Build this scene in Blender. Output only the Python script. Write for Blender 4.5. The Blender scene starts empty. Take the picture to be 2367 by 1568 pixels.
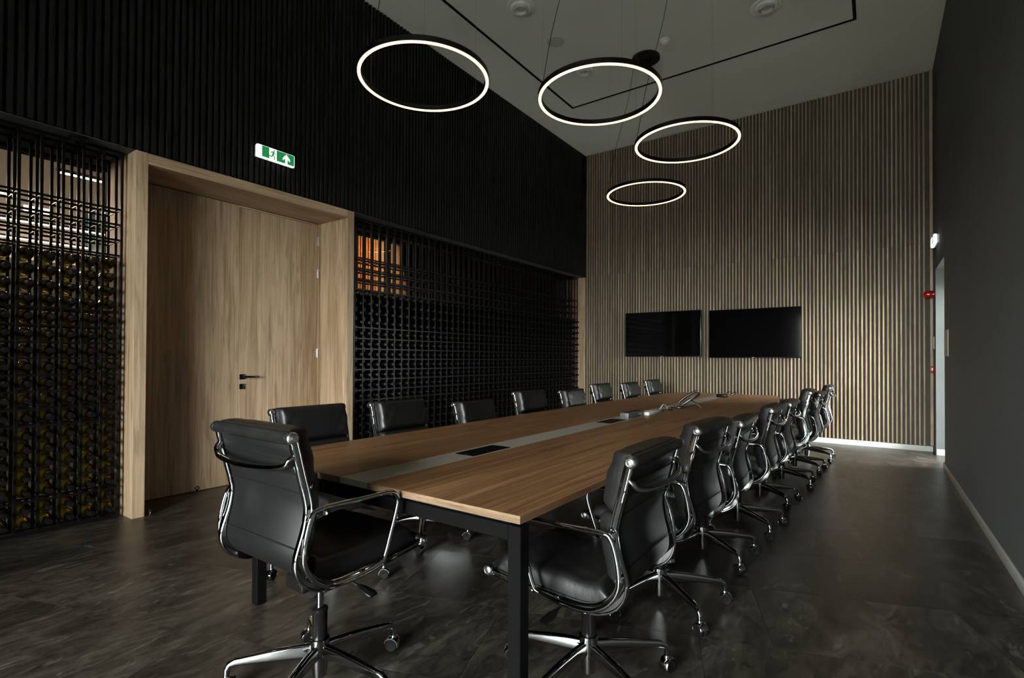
import bpy, bmesh, math, random
from mathutils import Vector, Matrix
random.seed(7)
SC = bpy.context.scene
COL = SC.collection
PI = math.pi

# ------------------------------------------------------------------ camera
CAM_H = 1.235
cam = bpy.data.cameras.new('camera')
cam.sensor_fit = 'HORIZONTAL'; cam.sensor_width = 36.0
cam.lens = 36.0 * 1186.52 / 2367.0
cam.shift_y = (818.0 - 784.0) / 2367.0
cam.clip_start = 0.05; cam.clip_end = 200
cam_o = bpy.data.objects.new('camera', cam); COL.objects.link(cam_o)
_ya, _pi, _ro = 0.61612, 0.01007, 0.00442
_f = Vector((-math.sin(_ya)*math.cos(_pi), math.cos(_ya)*math.cos(_pi), math.sin(_pi)))
_r = Vector((math.cos(_ya), math.sin(_ya), 0)); _u = _r.cross(_f)
_r2 = _r*math.cos(_ro) + _u*math.sin(_ro); _u2 = -_r*math.sin(_ro) + _u*math.cos(_ro)
_m = Matrix((_r2, _u2, -_f)).transposed().to_4x4(); _m.translation = (0, 0, CAM_H)
cam_o.matrix_world = _m
SC.camera = cam_o

# ------------------------------------------------------------------ world, daylight, exposure
SKY = 38.0
w = bpy.data.worlds.new('overcast_sky'); SC.world = w; w.use_nodes = True
bgn = w.node_tree.nodes['Background']
bgn.inputs[0].default_value = (0.98, 1.0, 0.99, 1); bgn.inputs[1].default_value = SKY
def portal(name, loc, rot, sx, sy):
    l = bpy.data.lights.new(name, 'AREA'); l.shape = 'RECTANGLE'; l.size = sx; l.size_y = sy
    l.cycles.is_portal = True
    o = bpy.data.objects.new(name, l); COL.objects.link(o); o.location = loc; o.rotation_euler = rot
portal('window_daylight', (-.83, -3.72, 1.5), (PI/2, 0, 0), 2.7, 2.7)
portal('doorway_daylight', (1.16, 8.19, 1.15), (0, PI/2, 0), 2.3, 1.06)
vs = SC.view_settings
vs.view_transform = 'Standard'; vs.look = 'None'; vs.gamma = 1.0; vs.use_curve_mapping = False
vs.exposure = 0.80

# ------------------------------------------------------------------ room dimensions
XL, XR, YB, YN, ZC = -4.624, 0.646, 9.045, -3.60, 5.216
ZF = 2.836            # underside of the upper left wall

# ------------------------------------------------------------------ materials
def new_mat(name, base=(.5,.5,.5), rough=.5, metal=0., spec=.5):
    m = bpy.data.materials.new(name); m.use_nodes = True
    b = m.node_tree.nodes['Principled BSDF']
    b.inputs['Base Color'].default_value = (*base, 1)
    b.inputs['Roughness'].default_value = rough
    b.inputs['Metallic'].default_value = metal
    b.inputs['Specular IOR Level'].default_value = spec
    return m, m.node_tree.nodes, m.node_tree.links, b
def coords(N, L, scale, kind='Position', rot=(0,0,0)):
    mp = N.new('ShaderNodeMapping'); mp.inputs['Scale'].default_value = scale; mp.inputs['Rotation'].default_value = rot
    if kind == 'Position':
        g = N.new('ShaderNodeNewGeometry'); L.new(g.outputs['Position'], mp.inputs[0])
    else:
        g = N.new('ShaderNodeTexCoord'); L.new(g.outputs['Object'], mp.inputs[0])
    return mp
def noise(N, L, mp, scale, detail=4, rough=.55, dist=0.):
    n = N.new('ShaderNodeTexNoise'); n.inputs['Scale'].default_value = scale
    n.inputs['Detail'].default_value = detail; n.inputs['Roughness'].default_value = rough; n.inputs['Distortion'].default_value = dist
    if mp is not None: L.new(mp.outputs[0], n.inputs['Vector'])
    return n
def ramp(N, L, src, stops):
    r = N.new('ShaderNodeValToRGB'); e = r.color_ramp.elements
    e[0].position, e[0].color = stops[0][0], (*stops[0][1], 1)
    e[1].position, e[1].color = stops[-1][0], (*stops[-1][1], 1)
    for p, c in stops[1:-1]:
        k = e.new(p); k.color = (*c, 1)
    L.new(src, r.inputs[0]); return r
def mixc(N, L, a, b, fac, mode='MIX'):
    m = N.new('ShaderNodeMix'); m.data_type = 'RGBA'; m.blend_type = mode
    for s, i in ((fac, 0), (a, 6), (b, 7)):
        if hasattr(s, 'links'): L.new(s, m.inputs[i])
        elif i == 0: m.inputs[0].default_value = s
        else: m.inputs[i].default_value = (*s, 1)
    return m.outputs[2]
def bump(N, L, b, src, strength=.2, dist=.01):
    k = N.new('ShaderNodeBump'); k.inputs['Strength'].default_value = strength; k.inputs['Distance'].default_value = dist
    L.new(src, k.inputs['Height']); L.new(k.outputs[0], b.inputs['Normal'])
def wood(name, c0, c1, c2, along, rough=.5, band=5.0, fine=42.0, rnd=0.0, spec=.35, lo=.55, a1=.07, a2=.025):
    """long-grain board; along = axis of the grain"""
    m, N, L, b = new_mat(name, c1, rough, 0, spec)
    st = [1, 1, 1]; st[along] = a1
    st2 = [1, 1, 1]; st2[along] = a2
    oi = N.new('ShaderNodeObjectInfo')
    off = N.new('ShaderNodeVectorMath'); off.operation = 'SCALE'; L.new(oi.outputs['Random'], off.inputs['Scale']); off.inputs[0].default_value = (7.3, 5.1, 9.7)
    g = N.new('ShaderNodeNewGeometry')
    add = N.new('ShaderNodeVectorMath'); add.operation = 'ADD'; L.new(g.outputs['Position'], add.inputs[0]); L.new(off.outputs[0], add.inputs[1])
    def mp(sc):
        k = N.new('ShaderNodeMapping'); k.inputs['Scale'].default_value = sc; L.new(add.outputs[0], k.inputs[0]); return k
    n1 = noise(N, L, mp(st), band, 3, .5, .6)
    n2 = noise(N, L, mp(st2), fine, 5, .65, .3)
    n3 = noise(N, L, mp(st), band*3.0, 5, .62, 2.2)
    r1 = ramp(N, L, n1.outputs[0], [(.28, c0), (.52, c1), (.75, c2)])
    r2 = ramp(N, L, n2.outputs[0], [(.32, (lo,lo*.95,lo*.9)), (.54, (1.0,1.0,1.0)), (.75, (1.16,1.16,1.16))])
    r3 = ramp(N, L, n3.outputs[0], [(.38, (.70,.66,.61)), (.48, (1,1,1)), (.7, (1.08,1.08,1.08))])
    c = mixc(N, L, r1.outputs[0], r2.outputs[0], .85, 'MULTIPLY')
    c = mixc(N, L, c, r3.outputs[0], .7, 'MULTIPLY')
    if rnd:
        mr = N.new('ShaderNodeMapRange'); L.new(oi.outputs['Random'], mr.inputs[0]); mr.inputs[3].default_value = 1-rnd; mr.inputs[4].default_value = 1+rnd*.4
        cb = N.new('ShaderNodeCombineColor'); [L.new(mr.outputs[0], cb.inputs[i]) for i in range(3)]
        c = mixc(N, L, c, cb.outputs[0], 1.0, 'MULTIPLY')
    L.new(c, b.inputs['Base Color'])
    bump(N, L, b, n2.outputs[0], .12, .002)
    return m
def emis(name, col, strength, base=(.8,.8,.8)):
    m, N, L, b = new_mat(name, base, .4)
    b.inputs['Emission Color'].default_value = (*col, 1); b.inputs['Emission Strength'].default_value = strength
    return m
M = {}
OK0, OK1, OK2 = (.30,.20,.118), (.41,.292,.185), (.50,.375,.255)
M['oak_v'] = wood('oak_vertical', OK0, OK1, OK2, 2)
M['oak_y'] = wood('oak_lengthwise', OK0, OK1, OK2, 1)
M['oak_slat'] = wood('oak_slat', (.29,.208,.132), (.38,.282,.187), (.44,.338,.232), 2, rough=.55, band=9, rnd=.22)
M['walnut'] = wood('walnut_tabletop', (.185,.092,.041), (.25,.128,.058), (.32,.172,.083), 1, rough=.42, band=24, fine=75, spec=.3, lo=.42, a1=.035, a2=.014)
M['walnut_x'] = wood('walnut_edge', (.11,.068,.038), (.17,.112,.067), (.23,.155,.098), 0, rough=.45, band=30, fine=70)
M['hall_slat'] = wood('hall_oak_slat', (.33,.19,.09), (.45,.27,.14), (.5,.33,.18), 2, rough=.55, band=9)
def simple(key, name, base, rough, metal=0., spec=.5, nb=0., nscale=60, nd=.002):
    m, N, L, b = new_mat(name, base, rough, metal, spec)
    if nb:
        mp = coords(N, L, (1,1,1)); n = noise(N, L, mp, nscale, 3); bump(N, L, b, n.outputs[0], nb, nd)
    M[key] = m; return m
def mottled(key, name, c0, c1, rough, scale=4., spec=.5, metal=0.):
    m, N, L, b = new_mat(name, c0, rough, metal, spec)
    n = noise(N, L, coords(N, L, (1,1,1)), scale, 4)
    r = ramp(N, L, n.outputs[0], [(.35, c0), (.65, c1)]); L.new(r.outputs[0], b.inputs['Base Color']); M[key] = m
mottled('black_slat', 'black_lacquered_slat', (.0055,.0057,.0052), (.008,.0082,.0074), .5, 3, .25)
mottled('black_felt', 'black_backing', (.004,.004,.004), (.007,.007,.006), .9, 9, .15)
mottled('dark_felt', 'dark_backing_felt', (.068,.062,.051), (.080,.073,.060), .9, 9, .2)
mottled('soffit', 'dark_grey_soffit', (.050,.052,.048), (.058,.060,.055), .6, 2)
mottled('ceiling', 'warm_grey_ceiling_paint', (.67,.69,.615), (.70,.72,.645), .85, 1.3, .2)
mottled('charcoal', 'charcoal_wall_paint', (.082,.087,.088), (.090,.095,.096), .75, 1.6, .3)
mottled('jamb', 'grey_jamb_paint', (.080,.088,.088), (.092,.100,.100), .7, 2)
mottled('baseboard', 'light_grey_baseboard', (.50,.51,.48), (.56,.57,.54), .35, 3)
mottled('white_wall', 'plain_wall_paint', (.30,.29,.27), (.34,.33,.30), .8, 1.5)
simple('steel_black', 'black_powder_coated_steel', (.0028,.0028,.0028), .55, 0, .05, .05, 300, .0005)
simple('rack_steel', 'black_rack_steel', (.004,.004,.004), .36, .0, .16)
simple('black_plastic', 'black_plastic', (.005,.005,.005), .26, 0, .35)
simple('rubber', 'black_rubber', (.005,.005,.005), .6, 0, .12)
simple('chrome', 'polished_chrome', (.46,.47,.475), .06, 1.0)
simple('brushed', 'brushed_steel', (.45,.45,.46), .28, 1.0)
simple('alu_grey', 'satin_aluminium', (.36,.36,.34), .42, .35, .5)
simple('strip', 'greige_table_strip', (.34,.325,.28), .42, .0, .5)
simple('white_plastic', 'white_plastic', (.62,.63,.62), .35)
simple('grey_plastic', 'grey_plastic', (.085,.092,.092), .4)
simple('beige', 'beige_notice_plate', (.36,.31,.26), .6)
simple('red', 'signal_red_plastic', (.32,.004,.006), .2)
simple('screen', 'glossy_black_screen', (.002,.002,.002), .06, 0, .14)
simple('lid', 'matt_black_lid', (.003,.003,.003), .5, 0, .12)
simple('tile_joint', 'dark_floor_grout', (.014,.013,.012), .8)
mottled('hall_dark', 'dark_brown_backdrop', (.006,.005,.004), (.009,.0075,.006), .6, 3)  # near-black tone of the added sheet on the lower hall wall
simple('blue_glass', 'blue_grey_glazing', (.07,.13,.17), .15, 0, .5)
simple('lcd', 'phone_lcd', (.10,.12,.11), .15)
simple('ground', 'dark_paving_outside', (.17,.17,.16), .9)
simple('capsule', 'matt_black_foil_capsule', (.005,.005,.005), .40, 0, .22)
simple('vent', 'grey_painted_diffuser', (.74,.76,.69), .55)
simple('vent_core', 'grey_diffuser_core', (.50,.515,.46), .6)
simple('grille', 'grey_speaker_mesh', (.50,.52,.49), .6)
simple('cap', 'satin_chrome_cap', (.72,.72,.72), .22, 1.0)
simple('detector', 'off_white_detector', (.78,.78,.72), .5)
M['led'] = emis('warm_led_diffuser', (1.0, .60, .21), 3.6)
M['hall_led'] = emis('warm_linear_led', (1.0, .72, .50), 110.0)
M['sign_white'] = emis('sign_lit_white', (.92, 1.0, .96), 1.2)
M['sign_green'] = emis('sign_lit_green', (.008, .16, .04), .7, (.01,.12,.03))
M['sign_body'] = emis('sign_frosted_body', (.85, .95, .95), .6)
M['hall_amber'] = emis('amber_lamp', (1.0, .36, .09), 2600.0)
# leather
m, N, L, b = new_mat('black_leather', (.0075,.0075,.0075), .36, 0, .36)
mp = coords(N, L, (1,1,1), 'Object')
n1 = noise(N, L, mp, 260, 3); n2 = noise(N, L, coords(N, L, (1,1,.45), 'Object'), 26, 4, .6, 1.5)
a = N.new('ShaderNodeMath'); a.operation = 'MULTIPLY_ADD'; L.new(n2.outputs[0], a.inputs[0]); a.inputs[1].default_value = 4.0; L.new(n1.outputs[0], a.inputs[2])
bump(N, L, b, a.outputs[0], .10, .0022)
r = ramp(N, L, n2.outputs[0], [(.3, (.32,.32,.32)), (.7, (.46,.46,.46))]); L.new(r.outputs[0], b.inputs['Roughness'])
M['leather'] = m
m, N, L, b = new_mat('black_leather_back', (.006,.006,.006), .48, 0, .22)
n1 = noise(N, L, coords(N, L, (1,1,1), 'Object'), 320, 3); bump(N, L, b, n1.outputs[0], .12, .001); M['leather_back'] = m
# floor stone-look vinyl tile
m, N, L, b = new_mat('dark_stone_vinyl_tile', (.04,.037,.033), .42, 0, .5)
oi = N.new('ShaderNodeObjectInfo'); g = N.new('ShaderNodeNewGeometry')
off = N.new('ShaderNodeVectorMath'); off.operation = 'SCALE'; off.inputs[0].default_value = (31, 17, 3); L.new(oi.outputs['Random'], off.inputs['Scale'])
ad = N.new('ShaderNodeVectorMath'); ad.operation = 'ADD'; L.new(g.outputs['Position'], ad.inputs[0]); L.new(off.outputs[0], ad.inputs[1])
def mpr(sc, rz):
    k = N.new('ShaderNodeMapping'); k.inputs['Scale'].default_value = sc; k.inputs['Rotation'].default_value = (0,0,rz); L.new(ad.outputs[0], k.inputs[0]); return k
na = noise(N, L, mpr((1,.38,1), -.55), 4.6, 6, .62, .5)
nb_ = noise(N, L, mpr((1,.45,1), -.55), 20, 6, .72, .9)
nc = noise(N, L, mpr((1,.3,1), -.55), 7, 5, .7, 2.2)
r1 = ramp(N, L, na.outputs[0], [(.30, (.0122,.0099,.0078)), (.5, (.031,.0256,.0203)), (.70, (.063,.0535,.0435))])
r2 = ramp(N, L, nb_.outputs[0], [(.34, (.45,.45,.45)), (.52, (1,1,1)), (.70, (1.7,1.7,1.7))])
r3 = ramp(N, L, nc.outputs[0], [(.585, (0,0,0)), (.68, (.075,.070,.063))])
c = mixc(N, L, r1.outputs[0], r2.outputs[0], .9, 'MULTIPLY'); c = mixc(N, L, c, r3.outputs[0], .7, 'ADD')
mr = N.new('ShaderNodeMapRange'); L.new(oi.outputs['Random'], mr.inputs[0]); mr.inputs[3].default_value = .86; mr.inputs[4].default_value = 1.12
cb = N.new('ShaderNodeCombineColor'); [L.new(mr.outputs[0], cb.inputs[i]) for i in range(3)]
c = mixc(N, L, c, cb.outputs[0], 1.0, 'MULTIPLY'); L.new(c, b.inputs['Base Color'])
rr = ramp(N, L, nb_.outputs[0], [(.3, (.29,.29,.29)), (.7, (.42,.42,.42))]); L.new(rr.outputs[0], b.inputs['Roughness'])
bump(N, L, b, nb_.outputs[0], .06, .002); M['tile'] = m
# glass pane: transparent with a mirror film at grazing angles
def pane_mat(name, tint):
    m = bpy.data.materials.new(name); m.use_nodes = True; N = m.node_tree.nodes; L = m.node_tree.links
    N.remove(N['Principled BSDF']); out = N['Material Output']
    t = N.new('ShaderNodeBsdfTransparent'); t.inputs[0].default_value = (*tint, 1)
    g = N.new('ShaderNodeBsdfGlossy'); g.inputs['Roughness'].default_value = .01
    f = N.new('ShaderNodeFresnel'); f.inputs[0].default_value = 1.45
    x = N.new('ShaderNodeMixShader'); L.new(f.outputs[0], x.inputs[0]); L.new(t.outputs[0], x.inputs[1]); L.new(g.outputs[0], x.inputs[2]); L.new(x.outputs[0], out.inputs[0])
    return m
M['pane'] = pane_mat('clear_glass_pane', (.95,.97,.96))
m, N, L, b = new_mat('olive_bottle_glass', (.30,.22,.02), .04, 0, .5)
b.inputs['Transmission Weight'].default_value = .92; b.inputs['IOR'].default_value = 1.48; M['bottle'] = m
m, N, L, b = new_mat('dark_wine_bottle_glass', (.035,.028,.008), .06, 0, .5)
b.inputs['Transmission Weight'].default_value = .75; b.inputs['IOR'].default_value = 1.48; M['bottle_dark'] = m

# ------------------------------------------------------------------ mesh helpers
class MB:
    def __init__(s): s.v = []; s.f = []; s.mi = []; s.cur = 0
    def add(s, vs, fs):
        o = len(s.v); s.v += [tuple(p) for p in vs]; s.f += [tuple(i+o for i in f) for f in fs]; s.mi += [s.cur]*len(fs); return s
    def box(s, x0, x1, y0, y1, z0, z1):
        return s.add([(x0,y0,z0),(x1,y0,z0),(x1,y1,z0),(x0,y1,z0),(x0,y0,z1),(x1,y0,z1),(x1,y1,z1),(x0,y1,z1)],
                     [(0,3,2,1),(4,5,6,7),(0,1,5,4),(1,2,6,5),(2,3,7,6),(3,0,4,7)])
    def bbox(s, x0, x1, y0, y1, z0, z1, r=.003, seg=2):
        bm = bmesh.new(); bmesh.ops.create_cube(bm, size=1)
        for q in bm.verts: q.co = ((x0+x1)/2 + q.co.x*(x1-x0), (y0+y1)/2 + q.co.y*(y1-y0), (z0+z1)/2 + q.co.z*(z1-z0))
        bmesh.ops.bevel(bm, geom=list(bm.edges), offset=r, segments=seg, affect='EDGES', profile=.5)
        bm.verts.index_update()
        s.add([q.co[:] for q in bm.verts], [[q.index for q in f.verts] for f in bm.faces]); bm.free(); return s
    def prism(s, poly, z0, z1):
        n = len(poly)
        return s.add([(x,y,z0) for x,y in poly]+[(x,y,z1) for x,y in poly],
                     [tuple(range(n))[::-1], tuple(range(n,2*n))]+[(i,(i+1)%n,n+(i+1)%n,n+i) for i in range(n)])
    def sweep(s, path, secs, closed=False, caps=True, up=None):
        """secs: list of 2-D points or a function(i)->list, in the (side, normal) frame"""
        P = [Vector(p) for p in path]; n = len(P)
        T = []
        for i in range(n):
            a = P[(i-1) % n] if (closed or i > 0) else P[i]; c = P[(i+1) % n] if (closed or i < n-1) else P[i]
            T.append((c-a).normalized())
        if up is None:
            nrm = T[0].orthogonal().normalized()
        rings = []
        for i in range(n):
            t = T[i]
            if up is not None:
                sd = Vector(up).normalized(); nn = sd.cross(t).normalized()
            else:
                nrm = (nrm - t*nrm.dot(t)).normalized(); nn = nrm; sd = t.cross(nn)
            sec = secs(i) if callable(secs) else secs
            rings.append([P[i]+sd*a+nn*b for a, b in sec])
        k = len(rings[0]); vs = [p for r in rings for p in r]; fs = []
        for i in range(n if closed else n-1):
            j = (i+1) % n
            for q in range(k): fs.append((i*k+q, i*k+(q+1)%k, j*k+(q+1)%k, j*k+q))
        if caps and not closed: fs += [tuple(range(k))[::-1], tuple((n-1)*k+q for q in range(k))]
        return s.add(vs, fs)
    def tube(s, path, r, n=10, closed=False, squash=1.0, up=None):
        def sec(i):
            rr = r[i] if isinstance(r, (list, tuple)) else r
            return [(rr*math.cos(2*PI*k/n), rr*squash*math.sin(2*PI*k/n)) for k in range(n)]
        return s.sweep(path, sec, closed, True, up)
    def lathe(s, prof, n=24, c=(0,0,0), axis='Z', cap=True):
        vs = []; fs = []
        for r, z in prof:
            for k in range(n):
                a = 2*PI*k/n; x, y = r*math.cos(a), r*math.sin(a)
                p = (x,y,z) if axis == 'Z' else ((z,x,y) if axis == 'X' else (y,z,x))
                vs.append((p[0]+c[0], p[1]+c[1], p[2]+c[2]))
        for i in range(len(prof)-1):
            for k in range(n): fs.append((i*n+k, i*n+(k+1)%n, (i+1)*n+(k+1)%n, (i+1)*n+k))
        if cap: fs += [tuple(range(n))[::-1], tuple((len(prof)-1)*n+k for k in range(n))]
        return s.add(vs, fs)
    def mesh(s, name, mat, smooth=35):
        me = bpy.data.meshes.new(name); me.from_pydata(s.v, [], s.f)
        for q in (mat if isinstance(mat, (list, tuple)) else [mat]): me.materials.append(M[q] if isinstance(q, str) else q)
        if isinstance(mat, (list, tuple)): me.polygons.foreach_set('material_index', s.mi)
        me.update()
        if smooth:
            me.polygons.foreach_set('use_smooth', [True]*len(me.polygons)); me.set_sharp_from_angle(angle=math.radians(smooth))
        return me
    def build(s, name, mat, parent=None, smooth=35):
        return link(name, s.mesh(name, mat, smooth), parent)
def link(name, me, parent=None, loc=None, rz=None):
    o = bpy.data.objects.new(name, me); COL.objects.link(o)
    if parent: o.parent = parent
    if loc is not None: o.location = loc
    if rz is not None: o.rotation_euler = (0,0,rz)
    return o
def tag(o, label=None, cat=None, group=None, kind=None):
    for k, x in (('label',label),('category',cat),('group',group),('kind',kind)):
        if x: o[k] = x
    return o
def thing(name, label, cat, loc=(0,0,0), rz=0, group=None):
    o = link(name, None, None, loc, rz); o.empty_display_size = .05
    return tag(o, label, cat, group)
def struct(name, mb, mat, label=None, smooth=0): return tag(mb.build(name, mat, None, smooth), label, None, None, 'structure')
def crom(pts, k=6, closed=False):
    P = [Vector(p) for p in pts]; out = []; n = len(P)
    for i in range(n if closed else n-1):
        p0 = P[(i-1)%n] if closed or i > 0 else P[i]; p1 = P[i]; p2 = P[(i+1)%n]; p3 = P[(i+2)%n] if closed or i < n-2 else P[i+1]
        for j in range(k):
            t = j/k; out.append(.5*((2*p1)+(p2-p0)*t+(2*p0-5*p1+4*p2-p3)*t*t+(3*p1-p0-3*p2+p3)*t**3))
    if not closed: out.append(P[-1])
    return out
def rrect(a, b, r, seg=3):
    out = []
    for cx, cy, a0 in ((a-r,b-r,0),(-a+r,b-r,PI/2),(-a+r,-b+r,PI),(a-r,-b+r,1.5*PI)):
        for k in range(seg+1):
            t = a0+PI/2*k/seg; out.append((cx+r*math.cos(t), cy+r*math.sin(t)))
    return out

# ================================================================== STRUCTURE
# ---- floor of rotated stone-look tiles
floor = struct('floor', MB().box(XL-.75, 1.25, YN-.2, YB+.1, -.15, -.004), 'tile_joint', 'dark brown-grey floor of stone-look vinyl tiles')
ang = math.radians(19.0); ca, sa = math.cos(ang), math.sin(ang)
TL, TW, GAP = .914, .61, .0008
def clip(poly, axis, val, keep_less):
    out = []
    for i in range(len(poly)):
        a, b_ = poly[i], poly[(i+1)%len(poly)]
        ia = (a[axis] <= val) == keep_less; ib = (b_[axis] <= val) == keep_less
        if ia: out.append(a)
        if ia != ib:
            t = (val-a[axis])/(b_[axis]-a[axis]); out.append((a[0]+(b_[0]-a[0])*t, a[1]+(b_[1]-a[1])*t))
    return out
FX0, FX1, FY0, FY1 = -5.22, 1.12, YN, YB
for j in range(-16, 22):
    for i in range(-18, 18):
        s0 = i*TL + (j % 3)*TL/3 + .16; t0 = j*TW + 1.83 - 3*TW
        poly = []
        for s_, t_ in ((s0+GAP,t0+GAP),(s0+TL-GAP,t0+GAP),(s0+TL-GAP,t0+TW-GAP),(s0+GAP,t0+TW-GAP)):
            poly.append((s_*ca - t_*sa, s_*sa + t_*ca))
        for ax, vl, kl in ((0,FX0,False),(0,FX1,True),(1,FY0,False),(1,FY1,True)):
            poly = clip(poly, ax, vl, kl)
            if len(poly) < 3: break
        if len(poly) < 3: continue
        ar = abs(sum(poly[k][0]*poly[(k+1)%len(poly)][1]-poly[(k+1)%len(poly)][0]*poly[k][1] for k in range(len(poly))))/2
        if ar < .004: continue
        MB().prism(poly, -.004, 0).build('floor_tile', 'tile', floor, 0)

# ---- ceiling, with a black slot profile let into it
struct('ceiling', MB().box(XL-.1, XR+.1, YN-.15, YB+.1, ZC, ZC+.12), 'ceiling', 'plain warm grey plaster ceiling')
SX0, SX1, SY1, SW = -3.905, -.188, 7.15, .017
sl = MB()
sl.box(SX0-SW, SX0+SW, 0.2, SY1+SW, ZC-.004, ZC-.0005); sl.box(SX1-SW, SX1+SW, 0.2, SY1+SW, ZC-.004, ZC-.0005); sl.box(SX0+SW, SX1-SW, SY1-SW, SY1+SW, ZC-.004, ZC-.0005)
struct('trim_1', sl, 'black_felt', 'thin black slot profile running round the ceiling')

# ---- left wall: upper black slats over the racks and the door portal
wl = struct('wall_left', MB().box(XL-.14, XL-.024, YN-.15, YB+.1, ZF, ZC).box(-5.34, XL-.14, YN-.15, YB, ZF, ZF+.1)
            .box(-5.34, XL-.14, YN, .26, 0, ZF).box(-5.34, -5.28, .26, YB, ZF-.045, ZF), 'black_felt', 'black slatted upper wall above the wine racks')
tag(MB().box(-5.28, XL-.026, YN, YB, ZF-.006, ZF-.0005).build('soffit_board', 'soffit', wl, 0))
me = MB().bbox(-.012, .012, -.0165, .0165, 0, ZC-ZF, .002, 1).mesh('slat', 'black_slat', 30)
y = YB - .03
while y > YN:
    link('slat', me, wl, (XL-.012, y, ZF)); y -= .0515
# ---- back wall of oak slats on dark felt
wb = struct('wall_back', MB().box(XL-.8, XR+.15, YB-.022, YB+.12, 0, ZC), 'dark_felt', 'dark wall clad in vertical light oak slats')
ZJ = 2.84
mlo = MB().bbox(-.0099, .0099, -.022, 0, .078, ZJ-.001, .0015, 1).mesh('slat', 'oak_slat', 30)
mhi = MB().bbox(-.0099, .0099, -.022, 0, ZJ+.001, ZC-.002, .0015, 1).mesh('slat', 'oak_slat', 30)
x = XL + .040
while x < XR - .05:
    link('slat', mlo, wb, (x, YB-.022, 0)); link('slat', mhi, wb, (x, YB-.022, 0)); x += .0503
MB().bbox(XR-.036, XR-.004, YB-.046, YB-.022, .078, ZC-.002, .0015, 1).build('edge_slat', 'oak_slat', wb, 30)
struct('baseboard_back', MB().bbox(XL+.002, XR-.012, YB-.072, YB-.0225, 0, .074, .003), 'baseboard', 'light grey baseboard under the oak slats', 30)
# ---- right wall with a doorway to daylight at the far end
DY0, DY1, DZ = 7.66, 8.72, 2.45
struct('wall_right', MB().box(XR, XR+.5, YN-.15, DY0, 0, ZC).box(XR, XR+.5, DY1, YB+.1, 0, ZC).box(XR, XR+.5, DY0, DY1, DZ, ZC), 'charcoal', 'plain charcoal painted wall with a doorway at its end')
struct('baseboard_right', MB().bbox(XR-.014, XR-.0005, YN, DY0+.012, 0, .072, .003), 'baseboard', 'light grey baseboard along the charcoal wall', 30)
jb = MB().box(XR+.001, XR+.5, DY1-.012, DY1, 0, DZ-.001).box(XR+.001, XR+.5, DY0, DY0+.012, 0, DZ-.001).box(XR+.001, XR+.5, DY0+.012, DY1-.012, DZ-.013, DZ-.001)
struct('trim_2', jb, 'jamb', 'grey plaster jambs lining the side doorway')
struct('baseboard_doorway', MB().bbox(XR+.004, XR+.44, DY1-.026, DY1-.0125, 0, .078, .002), 'white_plastic', 'bright white baseboard on the doorway jamb', 30)
d2 = tag(link('door_2', None), 'glazed outer door at the end of the doorway recess', None, None, 'structure')
fr = MB(); X0, X1 = XR+.44, XR+.49
fr.box(X0,X1,DY0+.013,DY0+.06,0,DZ-.014).box(X0,X1,DY1-.06,DY1-.013,0,DZ-.014).box(X0,X1,DY0+.06,DY1-.06,DZ-.22,DZ-.014).box(X0,X1,DY0+.06,DY1-.06,0,.06)
fr.build('door_frame', 'alu_grey', d2, 0)
MB().box(XR+.462, XR+.470, DY0+.06, DY1-.06, .06, DZ-.22).build('pane', 'pane', d2, 0)
# ---- near wall behind the camera with a wide window
WX0, WX1, WZ0, WZ1 = -2.18, .52, .15, 2.85
struct('wall_near', MB().box(XL-.14, WX0, YN-.15, YN, 0, ZC).box(WX1, XR, YN-.15, YN, 0, ZC).box(WX0, WX1, YN-.15, YN, 0, WZ0).box(WX0, WX1, YN-.15, YN, WZ1, ZC), 'charcoal', 'charcoal wall pierced by a wide window')
w1 = tag(link('window_1', None), 'wide window with dark mullions', None, None, 'structure')
for k in range(3):
    xx = WX0 + (WX1-WX0)*k/2
    MB().box(max(WX0, xx-.03), min(WX1, xx+.03), YN-.10, YN-.04, WZ0, WZ1).build('mullion', 'steel_black', w1, 0)
for zz in (WZ0+.02, WZ1-.02): MB().box(WX0, WX1, YN-.10, YN-.04, zz-.02, zz+.02).build('rail', 'steel_black', w1, 0)
for k in range(2):
    xx = WX0 + (WX1-WX0)*k/2
    MB().box(xx+.03, xx+(WX1-WX0)/2-.03, YN-.074, YN-.066, WZ0+.04, WZ1-.04).build('pane', 'pane', w1, 0)
# ---- ground outside
struct('ground', MB().box(-45, 45, -60, YN-.16, -.3, -.16).box(1.3, 45, YN-.16, 60, -.3, -.16), 'ground', 'dark paved ground outside the windows')

# ---- door portal and double door
FY0_, FY1_, PW = 1.528, 3.55, .085
XDoor = -5.115
t2 = tag(link('trim_3', None), 'thick light oak portal round the double door', None, None, 'structure')
MB().bbox(XDoor-.05, XL, FY0_, FY0_+PW, 0, ZF-.008, .0015, 1).build('portal_post', 'oak_v', t2, 30)
MB().bbox(XDoor-.05, XL, FY1_-PW, FY1_, 0, ZF-.008, .0015, 1).build('portal_post', 'oak_v', t2, 30)
MB().bbox(XDoor-.05, XL-.0006, FY0_+PW+.0008, FY1_-PW-.0008, ZF-.008-PW, ZF-.008, .0015, 1).build('portal_header', 'oak_y', t2, 30)
MB().bbox(XDoor-.05, XDoor+.012, FY1_-PW-.026, FY1_-PW-.0008, 0, ZF-.1, .001, 1).build('stop_bead', 'oak_v', t2, 30)
MB().box(XDoor-.06, XDoor-.05, FY0_, FY1_, 0, ZF-.008).build('back_board', 'black_felt', t2, 0)
d1 = tag(link('door_1', None), 'light oak double door with black lever handle', None, None, 'structure')
DZT = ZF-.008-PW-.006
YS = 2.567
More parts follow.
